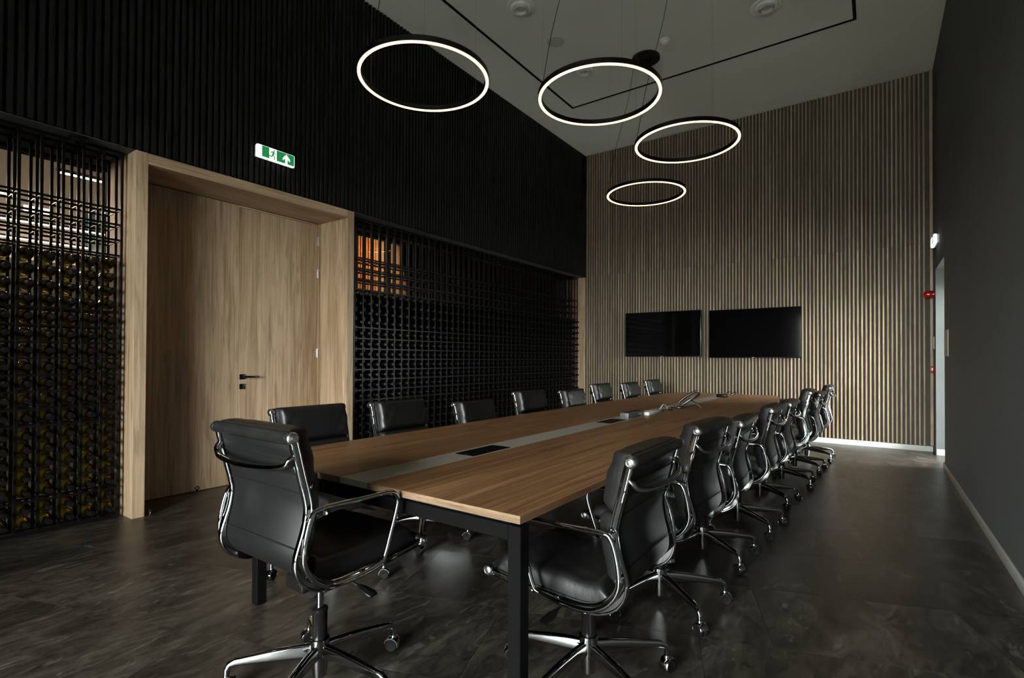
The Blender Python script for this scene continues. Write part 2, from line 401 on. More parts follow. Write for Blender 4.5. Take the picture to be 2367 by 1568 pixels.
lf = MB().bbox(XDoor-.045, XDoor, FY0_+PW+.003, YS-.002, .004, DZT, .0015, 1).build('door_leaf', 'oak_v', d1, 30)
lf2 = MB().bbox(XDoor-.045, XDoor, YS+.002, FY1_-PW-.029, .004, DZT-.018, .0015, 1).build('door_leaf', 'oak_v', d1, 30)
MB().bbox(XDoor-.045, XDoor+.004, YS-.012, FY1_-PW-.029, DZT-.016, DZT, .001, 1).build('head_bead', 'oak_y', d1, 30)
hd = MB().bbox(XDoor, XDoor+.009, YS+.010, YS+.064, 1.020, 1.072, .002)
hd.tube([(XDoor+.006, YS+.037, 1.046), (XDoor+.05, YS+.037, 1.046)], .010, 12)
hd.bbox(XDoor+.042, XDoor+.058, YS+.027, YS+.178, 1.036, 1.056, .002)
hd.build('lever_handle', 'black_plastic', lf2, 40)
lk = MB().bbox(XDoor, XDoor+.008, YS+.010, YS+.064, .924, .976, .002).build('lock_plate', 'black_plastic', lf2, 40)
MB().lathe([(.0001,0),(.010,.0),(.010,.010),(.0001,.011)], 16, (XDoor+.008, YS+.040, .955), 'X').bbox(XDoor+.008, XDoor+.014, YS+.035, YS+.045, .928, .955, .001).build('cylinder', 'chrome', lf2, 40)
for zz in (2.545, 2.18, 1.29, .30):
    MB().tube([(XDoor+.008, FY1_-PW-.0285, zz-.05), (XDoor+.008, FY1_-PW-.0285, zz+.05)], .008, 12).bbox(XDoor-.001, XDoor+.003, FY1_-PW-.05, FY1_-PW-.0285, zz-.045, zz+.045, .0005, 1).build('hinge', 'brushed', d1, 40)
st = thing('door_stop', 'small black rubber door stop on the floor by the portal post', 'door stop', (-4.652, 1.665, 0))
MB().lathe([(.020,0),(.020,.006),(.013,.010),(.011,.022)], 16).build('base', 'black_plastic', st, 40)
MB().lathe([(.014,.022),(.016,.026),(.016,.040),(.010,.044)], 16).build('buffer', 'rubber', st, 40)
st = thing('floor_bolt', 'tiny black bolt ring at the foot of the oak door leaf', 'door bolt', (XDoor+.0005, 2.20, .03))
MB().tube([(.004, .014*math.cos(a*PI/8), .014*math.sin(a*PI/8)) for a in range(16)], .0035, 8, True).build('ring', 'black_plastic', st, 60)
MB().bbox(0, .006, -.006, .006, -.029, -.014, .001, 1).build('shank', 'black_plastic', st, 40)
# far end panel of the rack recess
struct('trim_4', MB().bbox(-5.20, XL, YB-.075, YB-.0225, 0, ZF-.008, .0015, 1), 'oak_v', 'light oak end panel closing the long wine rack', 30)

# ---- glass behind the racks and the hall beyond
HX, HY0, HY1, HZ = -10.6, -2.6, 13.2, 4.7
struct('window_2', MB().box(-5.262, -5.254, .27, FY0_-.005, .01, ZF-.05), 'pane', 'clear glass pane behind the short wine rack')
struct('window_3', MB().box(-5.262, -5.254, FY1_+.005, YB-.08, 2.0, ZF-.05), 'pane', 'clear glass pane behind the top of the long wine rack')
struct('wall_rack_light_block', MB().box(-5.30, -5.25, FY1_, YB, 0, 1.998), 'black_felt', 'added black board behind the long wine rack, blocking hall light and glass reflections')  # added board: stops pane reflections and hall backlight behind the bottles
struct('hall_dark_sheet', MB().box(HX+.001, HX+.03, HY0, HY1, 0, 2.72), 'hall_dark', 'added dark sheet over the lower hall wall, darkening the view between bottles')  # added near-black sheet so the gaps between short-rack bottles read dark
HX, HY0, HY1, HZ = -10.6, -2.6, 13.2, 4.7
struct('floor_hall', MB().box(HX, -5.225, HY0, HY1, -.15, -.002), 'tile_joint', 'dark floor of the hall behind the racks')
struct('ceiling_hall', MB().box(HX-.1, -5.28, HY0, HY1, HZ, HZ+.1), 'white_wall', 'pale ceiling of the hall behind the racks')
struct('wall_hall_side', MB().box(HX-.12, HX, HY0-.1, HY1+.1, 0, HZ), 'white_wall', 'pale long wall of the hall behind the racks')
struct('wall_hall_far', MB().box(HX, -5.28, HY1, HY1+.1, 0, HZ), 'charcoal', 'grey far wall of the hall behind the long rack')
struct('wall_hall_near', MB().box(HX, -5.28, HY0-.1, HY0, 0, HZ), 'white_wall', 'pale near wall of the hall')
struct('wall_hall_back', MB().box(-5.34, -5.281, HY0, HY1, ZF+.1, HZ).box(-5.34, -5.281, YB, HY1, 0, ZF+.1).box(-5.34,-5.281,FY0_,FY1_,0,ZF-.045), 'white_wall', 'pale back of the slatted wall, facing the hall')

# ================================================================== TABLE
TX0, TX1, TY0, TY1, TZ = -2.575, -.912, 1.338, 7.93, .74
SX_0, SX_1 = -1.825, -1.648
tbl = thing('conference_table', 'long walnut conference table with a greige centre strip and black steel legs', 'table', (0,0,0))
def inset(y):
    t = max(0., (y-6.1)/(TY1-6.1)); return .02*t + .17*t*t
TH = .026
mods = [TY0, 2.986, 4.634, 6.282, TY1]
for i in range(4):
    a, b_ = mods[i]+(.0009 if i else 0), mods[i+1]-(.0009 if i < 3 else 0)
    for side in (-1, 1):
        ys = [a+(b_-a)*k/(10 if i == 3 else 1) for k in range((10 if i == 3 else 1)+1)]
        if side < 0:
            outer = [(TX0+inset(q), q) for q in ys]
            if i == 3: outer[-1:] = [(TX0+inset(TY1)+.01, TY1-.07), (TX0+inset(TY1)+.035, TY1-.022), (TX0+inset(TY1)+.09, TY1)]
            poly = outer + [(SX_0-.0008, b_), (SX_0-.0008, a)]; poly = poly[::-1]
        else:
            outer = [(TX1-inset(q), q) for q in ys]
            if i == 3: outer[-1:] = [(TX1-inset(TY1)-.01, TY1-.07), (TX1-inset(TY1)-.035, TY1-.022), (TX1-inset(TY1)-.09, TY1)]
            poly = outer + [(SX_1+.0008, b_), (SX_1+.0008, a)]
        p = MB().prism(poly, TZ-TH, TZ).build('tabletop_panel', 'walnut', tbl, 0)
        if i == 0:
            x0, x1 = (TX0, SX_0-.001) if side < 0 else (SX_1+.001, TX1)
            MB().bbox(x0, x1, TY0-.0022, TY0-.0001, TZ-TH, TZ-.0003, .0006, 1).build('edge_band', 'walnut_x', p, 0)
    MB().bbox(SX_0, SX_1, a, b_, TZ-TH, TZ-.0002, .0008, 1).build('centre_strip', 'strip', tbl, 0)
# flush cable boxes
for (ya, yb) in ((2.018, 2.338), (3.672, 3.965), (5.32, 5.62), (6.95, 7.25)):
    if ya > 5: continue
    bx = MB().bbox(-1.790, -1.664, ya, yb, TZ-.0004, TZ+.0022, .0008, 1).build('cable_box_lid', 'lid', tbl, 0)
    MB().bbox(-1.735, -1.719, ya+.012, ya+.018, TZ+.0022, TZ+.003, .0003, 1).build('lid_notch', 'brushed', bx, 0)
# frame
LW = .05
def beam(x0,x1,y0,y1,z0=.646,z1=.697,nm='frame_beam'): MB().bbox(x0,x1,y0,y1,z0,z1,.002,1).build(nm, 'steel_black', tbl, 30)
LX0, LX1 = -2.553, -.925
for i, yy in enumerate((1.358, 2.986-.025, 4.634-.025, 6.282-.025, 7.09)):
    ins = .35 if i else 0
    beam(LX0+ins+LW, LX1-ins-LW, yy, yy+LW)
    for xx in (LX0+ins, LX1-ins-LW):
        MB().bbox(xx, xx+LW, yy, yy+LW, .004, .697, .002, 1).build('leg', 'steel_black', tbl, 30)
        MB().lathe([(.016,0),(.016,.004)], 12, (xx+LW/2, yy+LW/2, 0)).build('foot_pad', 'rubber', tbl, 40)
for a, b_ in ((1.408,2.961),(3.011,4.609),(4.659,6.257),(6.307,7.09)):
    beam(-2.25, -2.20, a, b_); beam(-1.29, -1.24, a, b_)
    MB().bbox(-1.80, -1.67, a+.1, b_-.1, .60, .66, .002, 1).build('cable_tray', 'steel_black', tbl, 30)
MB().bbox(LX0+.05, LX1-.05, 1.372, TY1-.2, .697, TZ-TH, .001, 1).build('spacer', 'black_felt', tbl, 0)

# ================================================================== CHAIRS
FP = [(-.262,.905),(-.247,.845),(-.231,.780),(-.214,.714),(-.208,.672),(-.215,.618),(-.227,.567),(-.234,.524),(-.228,.490),(-.205,.455),(-.168,.426),(-.130,.411),(-.078,.405),(.004,.409),(.130,.415),(.295,.432)]
FPs = crom([(0, a, c) for a, c in FP], 5)
def path_len(P):
    s = [0]
    for i in range(1, len(P)): s.append(s[-1]+(P[i]-P[i-1]).length)
    return s
FS = path_len(FPs)
def at_path(s):
    for i in range(1, len(FS)):
        if FS[i] >= s: break
    t = (s-FS[i-1])/(FS[i]-FS[i-1]); p = FPs[i-1].lerp(FPs[i], t); tg = (FPs[i]-FPs[i-1]).normalized()
    a_, b_ = FPs[max(0,i-3)], FPs[min(len(FPs)-1,i+2)]; tg = (b_-a_).normalized()
    return p, Vector((0, -tg.z, tg.y))       # normal towards the sitter
def s_at_z(z):       # arc length on the back where height is z
    for i in range(1, len(FPs)):
        if FPs[i].z <= z: return FS[i]
def s_at_y(y):
    for i in range(len(FPs)-1, 0, -1):
        if FPs[i].y <= y: return FS[i]
def frame_sec(i):
    q = FS[i]/FS[-1]
    d = .0135 + .011*math.exp(-((q-.47)/.10)**2); o = -(d-.0135)*.6
    a_, g, r_ = .0105, .0045, .003
    half = [(a_-r_, d), (a_, d-r_), (a_, d-.0065), (a_-g, d-.0095), (a_-g, -d+.0095), (a_, -d+.0065), (a_, -d+r_), (a_-r_, -d)]
    return [(x_, y_+o) for x_, y_ in half] + [(-x_, y_+o) for x_, y_ in half[::-1]]
def pillow(s0, s1, hw, T, off, nu=28, nv=20, pu=12, pv=6, crease=0., seed=0):
    mb = MB(); rnd = random.Random(seed); ph = [rnd.uniform(0,6.28) for _ in range(6)]
    vs = []
    def ed(q, half, r=.026):
        k = min(1., max(0., (1-abs(q))*half/r)); return math.sqrt(max(0., 1-(1-k)**2))
    def ff(q, p=5.0, e=.42): return max(0., 1-abs(q)**p)**e
    hv = (s1-s0)/2
    for j in range(nv+1):
        v_ = -1+2*j/nv; v_ = math.sin(v_*PI/2)
        s = s0+(s1-s0)*(v_+1)/2
        if s < 0:
            p, n_ = at_path(1e-6); tg = Vector((0, n_.z, -n_.y)); p = p + tg*s
        else: p, n_ = at_path(max(s,1e-6))
        for i in range(nu+1):
            u_ = math.sin((-1+2*i/nu)*PI/2)
            wr = crease*(math.sin(u_*9+ph[0]+v_*3)*math.sin(v_*5+ph[1]) + .6*math.sin(u_*17+ph[2]-v_*6))*abs(u_)**2
            h = (T+wr)*ed(u_, hw)*ed(v_, hv)*(1-.13*abs(u_)**3-.10*abs(v_)**3)
            vs.append((u_*hw, *(p+n_*(off+h))[1:]))
    nb = len(vs)
    for j in range(nv+1):
        v_ = math.sin((-1+2*j/nv)*PI/2); s = s0+(s1-s0)*(v_+1)/2
        if s < 0:
            p, n_ = at_path(1e-6); tg = Vector((0, n_.z, -n_.y)); p = p + tg*s
        else: p, n_ = at_path(max(s,1e-6))
        for i in range(nu+1):
            u_ = math.sin((-1+2*i/nu)*PI/2)
            vs.append((u_*hw, *(p+n_*(off-.004*ff(u_)*ff(v_)))[1:]))
    fs = []; k = nu+1
    for j in range(nv):
        for i in range(nu):
            a_ = j*k+i; fs.append((a_, a_+k, a_+k+1, a_+1)); c_ = nb+a_; fs.append((c_, c_+1, c_+k+1, c_+k))
    for i in range(nu): fs.append((i, i+1, nb+i+1, nb+i)); q = nv*k+i; fs.append((q+1, q, nb+q, nb+q+1))
    for j in range(nv): q = j*k; fs.append((q+k, q, nb+q, nb+q+k)); q = j*k+nu; fs.append((q, q+k, nb+q+k, nb+q))
    return mb.add(vs, fs)
HW = .226
CH = []          # (name, mesh, moves_with_lift, subparts)
def cpart(name, mb, mat, lift=True, sm=45): CH.append((name, mb.mesh(name, mat, sm), lift, [], None)); return CH[-1]
for sx in (-1, 1):
    fr_ = MB().sweep([Vector((sx*.236, p.y, p.z)) for p in FPs], frame_sec, up=(1,0,0))
    p_ = cpart('side_frame', fr_, 'chrome')
    for q in (.30, .47, .62, .80):
        bl = MB(); s = FS[-1]*q; pp, nn = at_path(s); bl.lathe([(.0045,0),(.0045,.003),(.003,.004)] if sx > 0 else [(.003,-.004),(.0045,-.003),(.0045,0)], 8, (sx*.2465, pp.y, pp.z), 'X')
        p_[3].append(('bolt', bl.mesh('bolt', 'brushed', 40)))
# leather sling seen from behind, one sheet over back and seat
sl_ = MB()
idx = [i for i in range(len(FPs)) if FS[i] > .02 and FS[i] < FS[-1]-.012]
sl_.sweep([FPs[i] + Vector((0,0,0)) for i in idx], rrect(HW, .0035, .003, 1), up=(1,0,0)); cpart('sling', sl_, 'leather_back')
zt = s_at_z(.728)
for zz in (.835, .728, .553):
    pp, nn = at_path(s_at_z(zz)); q = pp-nn*.0045; cpart('welt', MB().tube([(-HW+.006, q.y, q.z), (HW-.006, q.y, q.z)], .0028, 6), 'leather_back')
cpart('head_pad', pillow(-.028, s_at_z(.735), .221, .078, .006, crease=.006, seed=1), 'leather')
cpart('back_pad', pillow(s_at_z(.733), s_at_z(.487), .219, .068, .006, crease=.006, seed=2), 'leather')
cpart('seat_pad', pillow(s_at_y(-.205)+.03, FS[-1]-.02, .221, .072, .008, crease=.004, seed=3, nv=24, pv=10), 'leather')
# top roll and front roll with end discs
def roll(name, y, z, r):
    p_ = cpart(name, MB().tube([(-.232,y,z),(-.228,y,z),(.228,y,z),(.232,y,z)], [r*.8, r, r, r*.8], 18), 'leather')
    for sx in (-1, 1):
        cap = MB().lathe([(.0185,.232),(.0205,.237),(.0205,.246),(.0175,.250),(.0125,.2525),(.0118,.2515),(.0085,.253),(.0080,.2545),(.0001,.2555)] if sx > 0 else [(.0001,-.2555),(.0080,-.2545),(.0085,-.253),(.0118,-.2515),(.0125,-.2525),(.0175,-.250),(.0205,-.246),(.0205,-.237),(.0185,-.232)], 20, (0,y,z), 'X')
        p_[3].append(('end_cap', cap.mesh('end_cap', 'cap', 40)))
roll('top_roll', -.268, .910, .021)
roll('front_roll', .300, .436, .019)
# bowed back stretcher
p1, n1_ = at_path(s_at_z(.862)); p2, n2_ = at_path(s_at_z(.822))
pts = [(-.232, p1.y-.006, .852), (-.228, p1.y-.020, .838), (-.212, p2.y-.036, .822), (-.15, p2.y-.052, .812), (0, p2.y-.062, .806), (.15, p2.y-.052, .812), (.212, p2.y-.036, .822), (.228, p1.y-.020, .838), (.232, p1.y-.006, .852)]
cpart('back_stretcher', MB().tube(crom(pts, 5), .0115, 12, squash=.8), 'chrome')
for yy in (-.075, .085):
    us = MB().tube([(-.236, yy, .404), (-.14, yy, .385), (0, yy*.7, .368), (.14, yy, .385), (.236, yy, .404)], .010, 10)
    cpart('seat_stretcher', us, 'chrome')
cpart('tilt_mechanism', MB().bbox(-.055, .055, -.11, .11, .315, .372, .012, 3).lathe([(.026,.288),(.030,.30),(.030,.32)], 16), 'black_plastic')
for sx in (-1, 1):
    lv = MB().tube([(sx*.05, .02, .345), (sx*.13, .035, .338), (sx*.175, .045, .325)], .0045, 8)
    lvp = cpart('lever', lv, 'black_plastic')
    pm = MB().sweep([(sx*.168,.043,.327),(sx*.19,.048,.320),(sx*.222,.054,.309),(sx*.238,.057,.303)], lambda i: rrect((.006,.016,.021,.017)[i], (.006,.006,.006,.004)[i], .0035, 2), up=(0,1,0))
    lvp[3].append(('lever_paddle', pm.mesh('lever_paddle', 'black_plastic', 40)))
# armrests: closed loops outside the frames
AR = [(-.190,.676),(-.10,.676),(0.,.674),(.085,.673),(.122,.664),(.142,.636),(.136,.598),(.110,.522),(.082,.445),(.058,.424),(.0,.414),(-.09,.411),(-.150,.420),(-.205,.455),(-.238,.510),(-.238,.570),(-.226,.628),(-.212,.662)]
for sx in (-1, 1):
    lp = crom([(sx*.268, a_, c_) for a_, c_ in AR], 4, True)
    ar = cpart('armrest', MB().tube(lp, .0088, 10, True), 'chrome')
    for (yy, zz) in ((-.234,.535),(.0,.413),(-.215,.645)): ar[3].append(('arm_mount', MB().tube([(sx*.240, yy, zz), (sx*.268, yy, zz)], .008, 10).mesh('arm_mount', 'chrome', 40)))
# base: fixed height
cpart('piston', MB().tube([(0,0,.22),(0,0,.32)], .0135, 16), 'chrome')
CH.append(('column_sleeve', MB().lathe([(.026,.172),(.0275,.176),(.0275,.278),(.029,.280),(.029,.290),(.024,.292)], 20).mesh('column_sleeve', 'black_plastic', 40), False, [], None))
CH.append(('hub', MB().lathe([(.020,.036),(.026,.040),(.029,.07),(.033,.12),(.036,.165),(.036,.178),(.028,.181)], 24).mesh('hub', 'chrome', 40), False, [], None))
RC = .325
lp = [(0.028,0,.133),(.09,0,.131),(.17,0,.126),(.25,0,.119),(.295,0,.114),(.316,0,.106),(.325,0,.088),(.326,0,.060)]
ws = [.015,.0145,.0135,.0125,.0115,.011,.0105,.0095]; hs = [.026,.025,.021,.016,.0135,.0115,.0105,.0095]
LEG = MB().sweep(lp, lambda i: rrect(ws[i], hs[i], min(ws[i],hs[i])*.75, 3), up=(0,1,0)).mesh('base_leg', 'chrome', 50)
CASH = MB()
hoodp = []
CASH.lathe([(.012,.066),(.0135,.062),(.0135,.052),(.010,.050)], 14)
hs_ = [(.029*math.cos(t)-.006, 0, .028+.0285*math.sin(t)) for t in [PI*(-.08+1.0*k/10) for k in range(11)]]
CASH.sweep(hs_, rrect(.021, .0022, .0018, 1), up=(0,1,0))
CASH = CASH.mesh('caster_hood', 'chrome', 45)
CASW = MB()
for sx in (-1, 1):
    CASW.lathe([(.010,sx*.004),(.0225,sx*.004),(.0265,sx*.007),(.0265,sx*.0165),(.0225,sx*.0195),(.008,sx*.0175)], 18, (-.006,0,.0265), 'Y')
CASW = CASW.mesh('caster_wheel', 'rubber', 40)
def make_chair(loc, rz, lift, star, label, seed):
    rnd = random.Random(seed)
    t = thing('office_chair', label, 'chair', loc, rz, 'soft pad conference chairs')
    for name, me, lf_, subs, _ in CH:
        o = link(name, me, t, (0,0,lift if lf_ else 0))
        if name == 'piston': o.location.z = 0; o.scale = (1,1,1)
        for sn, sm in subs: link(sn, sm, o)
        if name == 'piston': o.location.z = min(0, lift) + max(0, lift)
    for k in range(5):
        lg = link('base_leg', LEG, t, (0,0,0), star - rz + k*2*PI/5)
        ca_ = rnd.uniform(0, 2*PI)
        h_ = link('caster_hood', CASH, lg, (RC, 0, 0), ca_); link('caster_wheel', CASW, lg, (RC, 0, 0), ca_)
ORD = 'first second third fourth fifth sixth seventh eighth ninth tenth eleventh twelfth thirteenth fourteenth fifteenth sixteenth seventeenth eighteenth'.split()
make_chair((-1.718,1.176,0), 0, .075, math.radians(9), 'raised black leather chair standing alone at the short end of the table', 1)
RCH = [(-.902,1.791,-.003),(-.898,2.581,.007),(-.899,3.375,-.045),(-.843,4.116,-.023),(-.835,4.972,-.042),(-.775,5.805,.014),(-.748,6.599,-.046),(-.706,7.416,-.007)]
RST = [46, 33, 35, 32, 30, 38, 33, 36]
RROT = [0, -3, 1.5, 0, 0, 2, -1, 0]
for i, (x_, y_, l_) in enumerate(RCH):
    make_chair((x_,y_,0), PI/2+math.radians(RROT[i]), l_, math.radians(RST[i]), 'black leather chair on the charcoal wall side of the table, %s from the head chair' % ORD[i], 10+i)
LDISC = [(-2.82,1.607,.92),(-2.82,2.323,.912),(-2.82,3.177,.855),(-2.83,4.044,.898),(-2.83,4.923,.867),(-2.83,5.676,.906),(-2.82,6.57,.888),(-2.82,7.47,.898)]
LST = [20, 25, 40, 30, 28, 35, 22, 30]
LROT = [-2, 0, 1, -1, 0, 2, 0, -1]
for i, (x_, y_, z_) in enumerate(LDISC):
    make_chair((x_+.255, y_+.235, 0), -PI/2+math.radians(LROT[i]), z_-.910, math.radians(LST[i]), 'black leather chair on the wine rack side of the table, %s from the head chair' % ORD[i], 30+i)

# ================================================================== PENDANT RINGS
RZ, RR = 3.403, .490
canopy_me = MB().lathe([(.001,-.036),(.170,-.036),(.180,-.028),(.180,0)], 32).mesh('canopy', 'black_plastic', 40)
def ring_sec(a, b, z0, z1, n=72):
    vs = []; fs = []
    for k in range(n):
        c_, s_ = math.cos(2*PI*k/n), math.sin(2*PI*k/n)
        vs += [(a*c_,a*s_,z0),(b*c_,b*s_,z0),(b*c_,b*s_,z1),(a*c_,a*s_,z1)]
    for k in range(n):
        j = (k+1) % n
        for q in range(4): fs.append((k*4+q, j*4+q, j*4+(q+1)%4, k*4+(q+1)%4))
    return MB().add(vs, fs)
house_me = ring_sec(RR-.016, RR+.016, .002, .042).mesh('ring_housing', 'black_plastic', 40)
led_me = ring_sec(RR-.0115, RR+.0115, -.003, .0025).mesh('led_band', 'led', 40)
LBL = ['glowing black ring pendant hanging nearest the double door', 'glowing ring pendant hung over the first cable box of the table', 'glowing ring pendant hung over the desk phone side of the table', 'glowing ring pendant under the black canopy nearest the slatted screen wall']
RINGS = [(-2.865,2.847),(-1.866,3.867),(-1.547,5.198),(-2.462,6.503)]
for i, (x_, y_) in enumerate(RINGS):
    t = thing('ring_pendant', LBL[i], 'pendant lamp', (x_,y_,RZ), 0, 'ring pendants over the table')
    link('ring_housing', house_me, t); link('led_band', led_me, t)
    link('canopy', canopy_me, t, (0,0,ZC-RZ-.001))
    for k in range(3):
        a_ = math.radians(75+120*k); wr = MB().tube([(RR*math.cos(a_), RR*math.sin(a_), .042), (RR*math.cos(a_)*.985, RR*math.sin(a_)*.985, ZC-RZ-.002)], .0007, 5)
        wr.lathe([(.004,.042),(.004,.054),(.002,.060)], 8, (RR*math.cos(a_), RR*math.sin(a_), 0)); wr.build('suspension_wire', 'brushed', t, 60)
    a_ = math.radians(205); cx, cy = RR*math.cos(a_), RR*math.sin(a_)
    MB().tube(crom([(cx,cy,.042),(cx*.97,cy*.97,.12),(cx*.80,cy*.80,.6),(cx*.45,cy*.45,1.3),(cx*.3,cy*.3,ZC-RZ-.05),(cx*.2,cy*.2,ZC-RZ-.034)], 5), .0028, 6).build('power_cord', 'black_plastic', t, 60)

# ================================================================== CEILING FITTINGS
vp = [(.165,0),(.165,-.006),(.158,-.012),(.128,-.014),(.124,-.010),(.121,-.016),(.112,-.030),(.096,-.034),(.088,-.026),(.085,-.010)]
vent_me = MB().lathe(vp, 36, cap=False).mesh('flange', 'vent', 30)
core_me = MB().lathe([(.087,-.020),(.082,-.036),(.072,-.042),(.066,-.034),(.062,-.012),(.001,-.010)], 32, cap=False).mesh('core', 'vent_core', 30)
VENTS = [((-3.267,4.757), 'round grey air diffuser on the ceiling above the second ring pendant cord'), ((-.994,6.319), 'round grey air diffuser on the ceiling nearest the charcoal wall'), ((-3.26,6.312), 'round grey air diffuser on the ceiling beside the slot corner')]
for (x_, y_), lb in VENTS:
    t = thing('air_diffuser', lb, 'air vent', (x_,y_,ZC-.0005), 0, 'round ceiling diffusers'); link('flange', vent_me, t); link('core', core_me, t)
t = thing('ceiling_speaker', 'flat round flush speaker grille on the ceiling between two diffusers', 'speaker', (-3.264,5.522,ZC-.0005))
MB().lathe([(.112,0),(.112,-.003),(.106,-.006)], 32, cap=False).build('rim', 'vent', t); MB().lathe([(.107,-.0045),(.001,-.0055)], 32, cap=False).build('grille', 'grille', t)
t = thing('smoke_detector', 'small off-white dome smoke detector on the ceiling', 'smoke detector', (-2.129,6.271,ZC-.0005))
MB().lathe([(.058,0),(.058,-.012),(.050,-.018)], 24).build('base', 'detector', t); MB().lathe([(.046,-.018),(.044,-.036),(.034,-.048),(.001,-.052)], 24).build('chamber', 'detector', t)
t = thing('spotlight_clip', 'small black sensor box under the soffit above the short rack', 'sensor', (-4.70, 1.20, ZF-.0065))
MB().bbox(-.035,.035,-.05,.05,-.045,0,.004).build('housing','black_plastic',t); MB().lathe([(.016,-.046),(.018,-.055),(.001,-.056)],14).build('lens','screen',t)

# ================================================================== SIGNS AND WALL FITTINGS
def flat(mb, poly, y): mb.add([(x_, y, z_) for x_, z_ in poly], [tuple(range(len(poly)))]); return mb
def limb(mb, pts, wd, y):
    for (a_, b_) in zip(pts[:-1], pts[1:]):
        d = Vector((b_[0]-a_[0], b_[1]-a_[1])); n_ = Vector((-d.y, d.x)).normalized()*wd/2; e = d.normalized()*wd*.3
        flat(mb, [(a_[0]-e.x+n_.x, a_[1]-e.y+n_.y), (a_[0]-e.x-n_.x, a_[1]-e.y-n_.y), (b_[0]+e.x-n_.x, b_[1]+e.y-n_.y), (b_[0]+e.x+n_.x, b_[1]+e.y+n_.y)], y)
def exit_sign(loc, rz, label, W=.372, Hh=.118):
    t = thing('exit_sign', label, 'exit sign', loc, rz, 'lit exit signs')
    MB().bbox(-W/2+.006, W/2-.006, -.024, 0, -Hh/2+.006, Hh/2-.006, .006, 2).build('back_box', 'white_plastic', t)
    MB().bbox(-W/2, W/2, -.060, -.024, -Hh/2, Hh/2, .012, 3).build('diffuser', 'sign_body', t)
    y0 = -.0605
    gp = MB().box(-W/2+.045, W/2-.012, y0-.001, y0, -Hh/2+.012, Hh/2-.008).build('green_panel', 'sign_green', t, 0)
    MB().box(-W/2+.012, -W/2+.044, y0-.001, y0, -Hh/2+.012, Hh/2-.008).build('white_field', 'sign_white', t, 0)
    MB().box(-.072, -.002, y0-.0016, y0-.001, -Hh/2+.012, Hh/2-.008).build('white_field', 'sign_white', t, 0)
    ar = MB(); yy = y0-.0022; c_ = .095
    flat(ar, [(c_-.011,-.047),(c_+.011,-.047),(c_+.011,.012),(c_-.011,.012)], yy)
    flat(ar, [(c_-.011,.0),(c_-.011,.028),(c_-.036,.0),(c_-.036,-.022)], yy); flat(ar, [(c_+.011,.0),(c_+.036,-.022),(c_+.036,.0),(c_+.011,.028)], yy)
    flat(ar, [(c_-.011,.012),(c_+.011,.012),(c_+.011,.028),(c_,.042),(c_-.011,.028)], yy)
    ar.build('arrow', 'sign_white', t, 0)
    mn = MB(); yy = y0-.0024; c_ = -.036
    flat(mn, [(c_+.010+.0075*math.cos(k*PI/8), .036+.0075*math.sin(k*PI/8)) for k in range(16)], yy)
    limb(mn, [(c_+.004,.024),(c_-.002,-.002)], .017, yy); limb(mn, [(c_+.004,.022),(c_-.016,.020),(c_-.022,.006)], .0085, yy); limb(mn, [(c_+.006,.020),(c_+.018,.008),(c_+.028,.010)], .0085, yy)
    limb(mn, [(c_-.002,-.002),(c_+.010,-.018),(c_+.016,-.042)], .011, yy); limb(mn, [(c_-.003,-.002),(c_-.012,-.022),(c_-.034,-.020)], .011, yy)
    mn.build('running_figure', 'sign_green', t, 0)
    return t
exit_sign((XL+.0005, 2.625, 3.124), PI/2, 'lit green exit sign with running figure and arrow above the double door')
exit_sign((XR-.0005, 8.34, 2.745), -PI/2, 'lit exit sign on the charcoal wall above the side doorway')
t = thing('exit_lamp', 'small lit exit lamp on the far wall of the hall behind the long rack', 'exit sign', (-8.87, HY1-.0005, 3.62))
MB().bbox(-.19,.19,-.06,0,-.09,.09,.01).build('housing','white_plastic',t); MB().box(-.17,.17,-.066,-.0605,-.07,.07).build('panel','sign_white',t,0)
t = thing('exit_lamp', 'small lit exit lamp on the pale hall wall behind the short rack', 'exit sign', (HX+.0005, 2.20, 3.49))
MB().bbox(0,.06,-.17,.17,-.07,.07,.01).build('housing','white_plastic',t); MB().box(.0605,.066,-.15,.15,-.05,.05).build('panel','sign_white',t,0)
struct('window_4', MB().bbox(HX+.0005, HX+.03, 2.78, 3.60, 2.75, 3.60, .003), 'blue_glass', 'blue-grey glazed panel in the pale hall wall', 30)
t = thing('fire_sounder', 'red dome fire sounder on the wall strip beside the oak slats', 'fire alarm', (XR-.0005, 8.89, 2.128))
MB().lathe([(.001,-.112),(.028,-.110),(.044,-.098),(.050,-.080),(.050,-.045),(.040,-.040)], 24, axis='X').build('horn', 'red', t); MB().lathe([(.046,-.042),(.050,-.036),(.050,0)], 24, axis='X').build('base', 'red', t)
t = thing('call_point', 'small red fire call point by the doorway', 'call point', (XR-.0005, 8.90, 1.115))
MB().bbox(-.036,0,-.045,.045,-.045,.045,.004).build('box','red',t); MB().box(-.0375,-.036,-.028,.028,-.028,.028).build('window','white_plastic',t,0)
t = thing('light_switch', 'pale light switch plate on the wall strip by the oak slats', 'switch', (XR-.0005, 8.88, 1.475))
MB().bbox(-.011,0,-.04,.04,-.085,.085,.003).build('plate','beige',t)
for zz in (-.042,.042): MB().bbox(-.016,-.011,-.028,.028,zz-.03,zz+.03,.002).build('rocker','beige',t)
t = thing('notice_plate', 'beige notice plate on the charcoal wall beside the doorway', 'notice', (XR-.0005, 7.42, 1.43))
MB().bbox(-.008,0,-.17,.17,-.145,.145,.002).build('plate','beige',t); MB().box(-.0088,-.008,-.15,.15,-.125,-.06).box(-.0088,-.008,-.15,.15,-.04,.125).build('printed_sheet','white_wall',t,0)

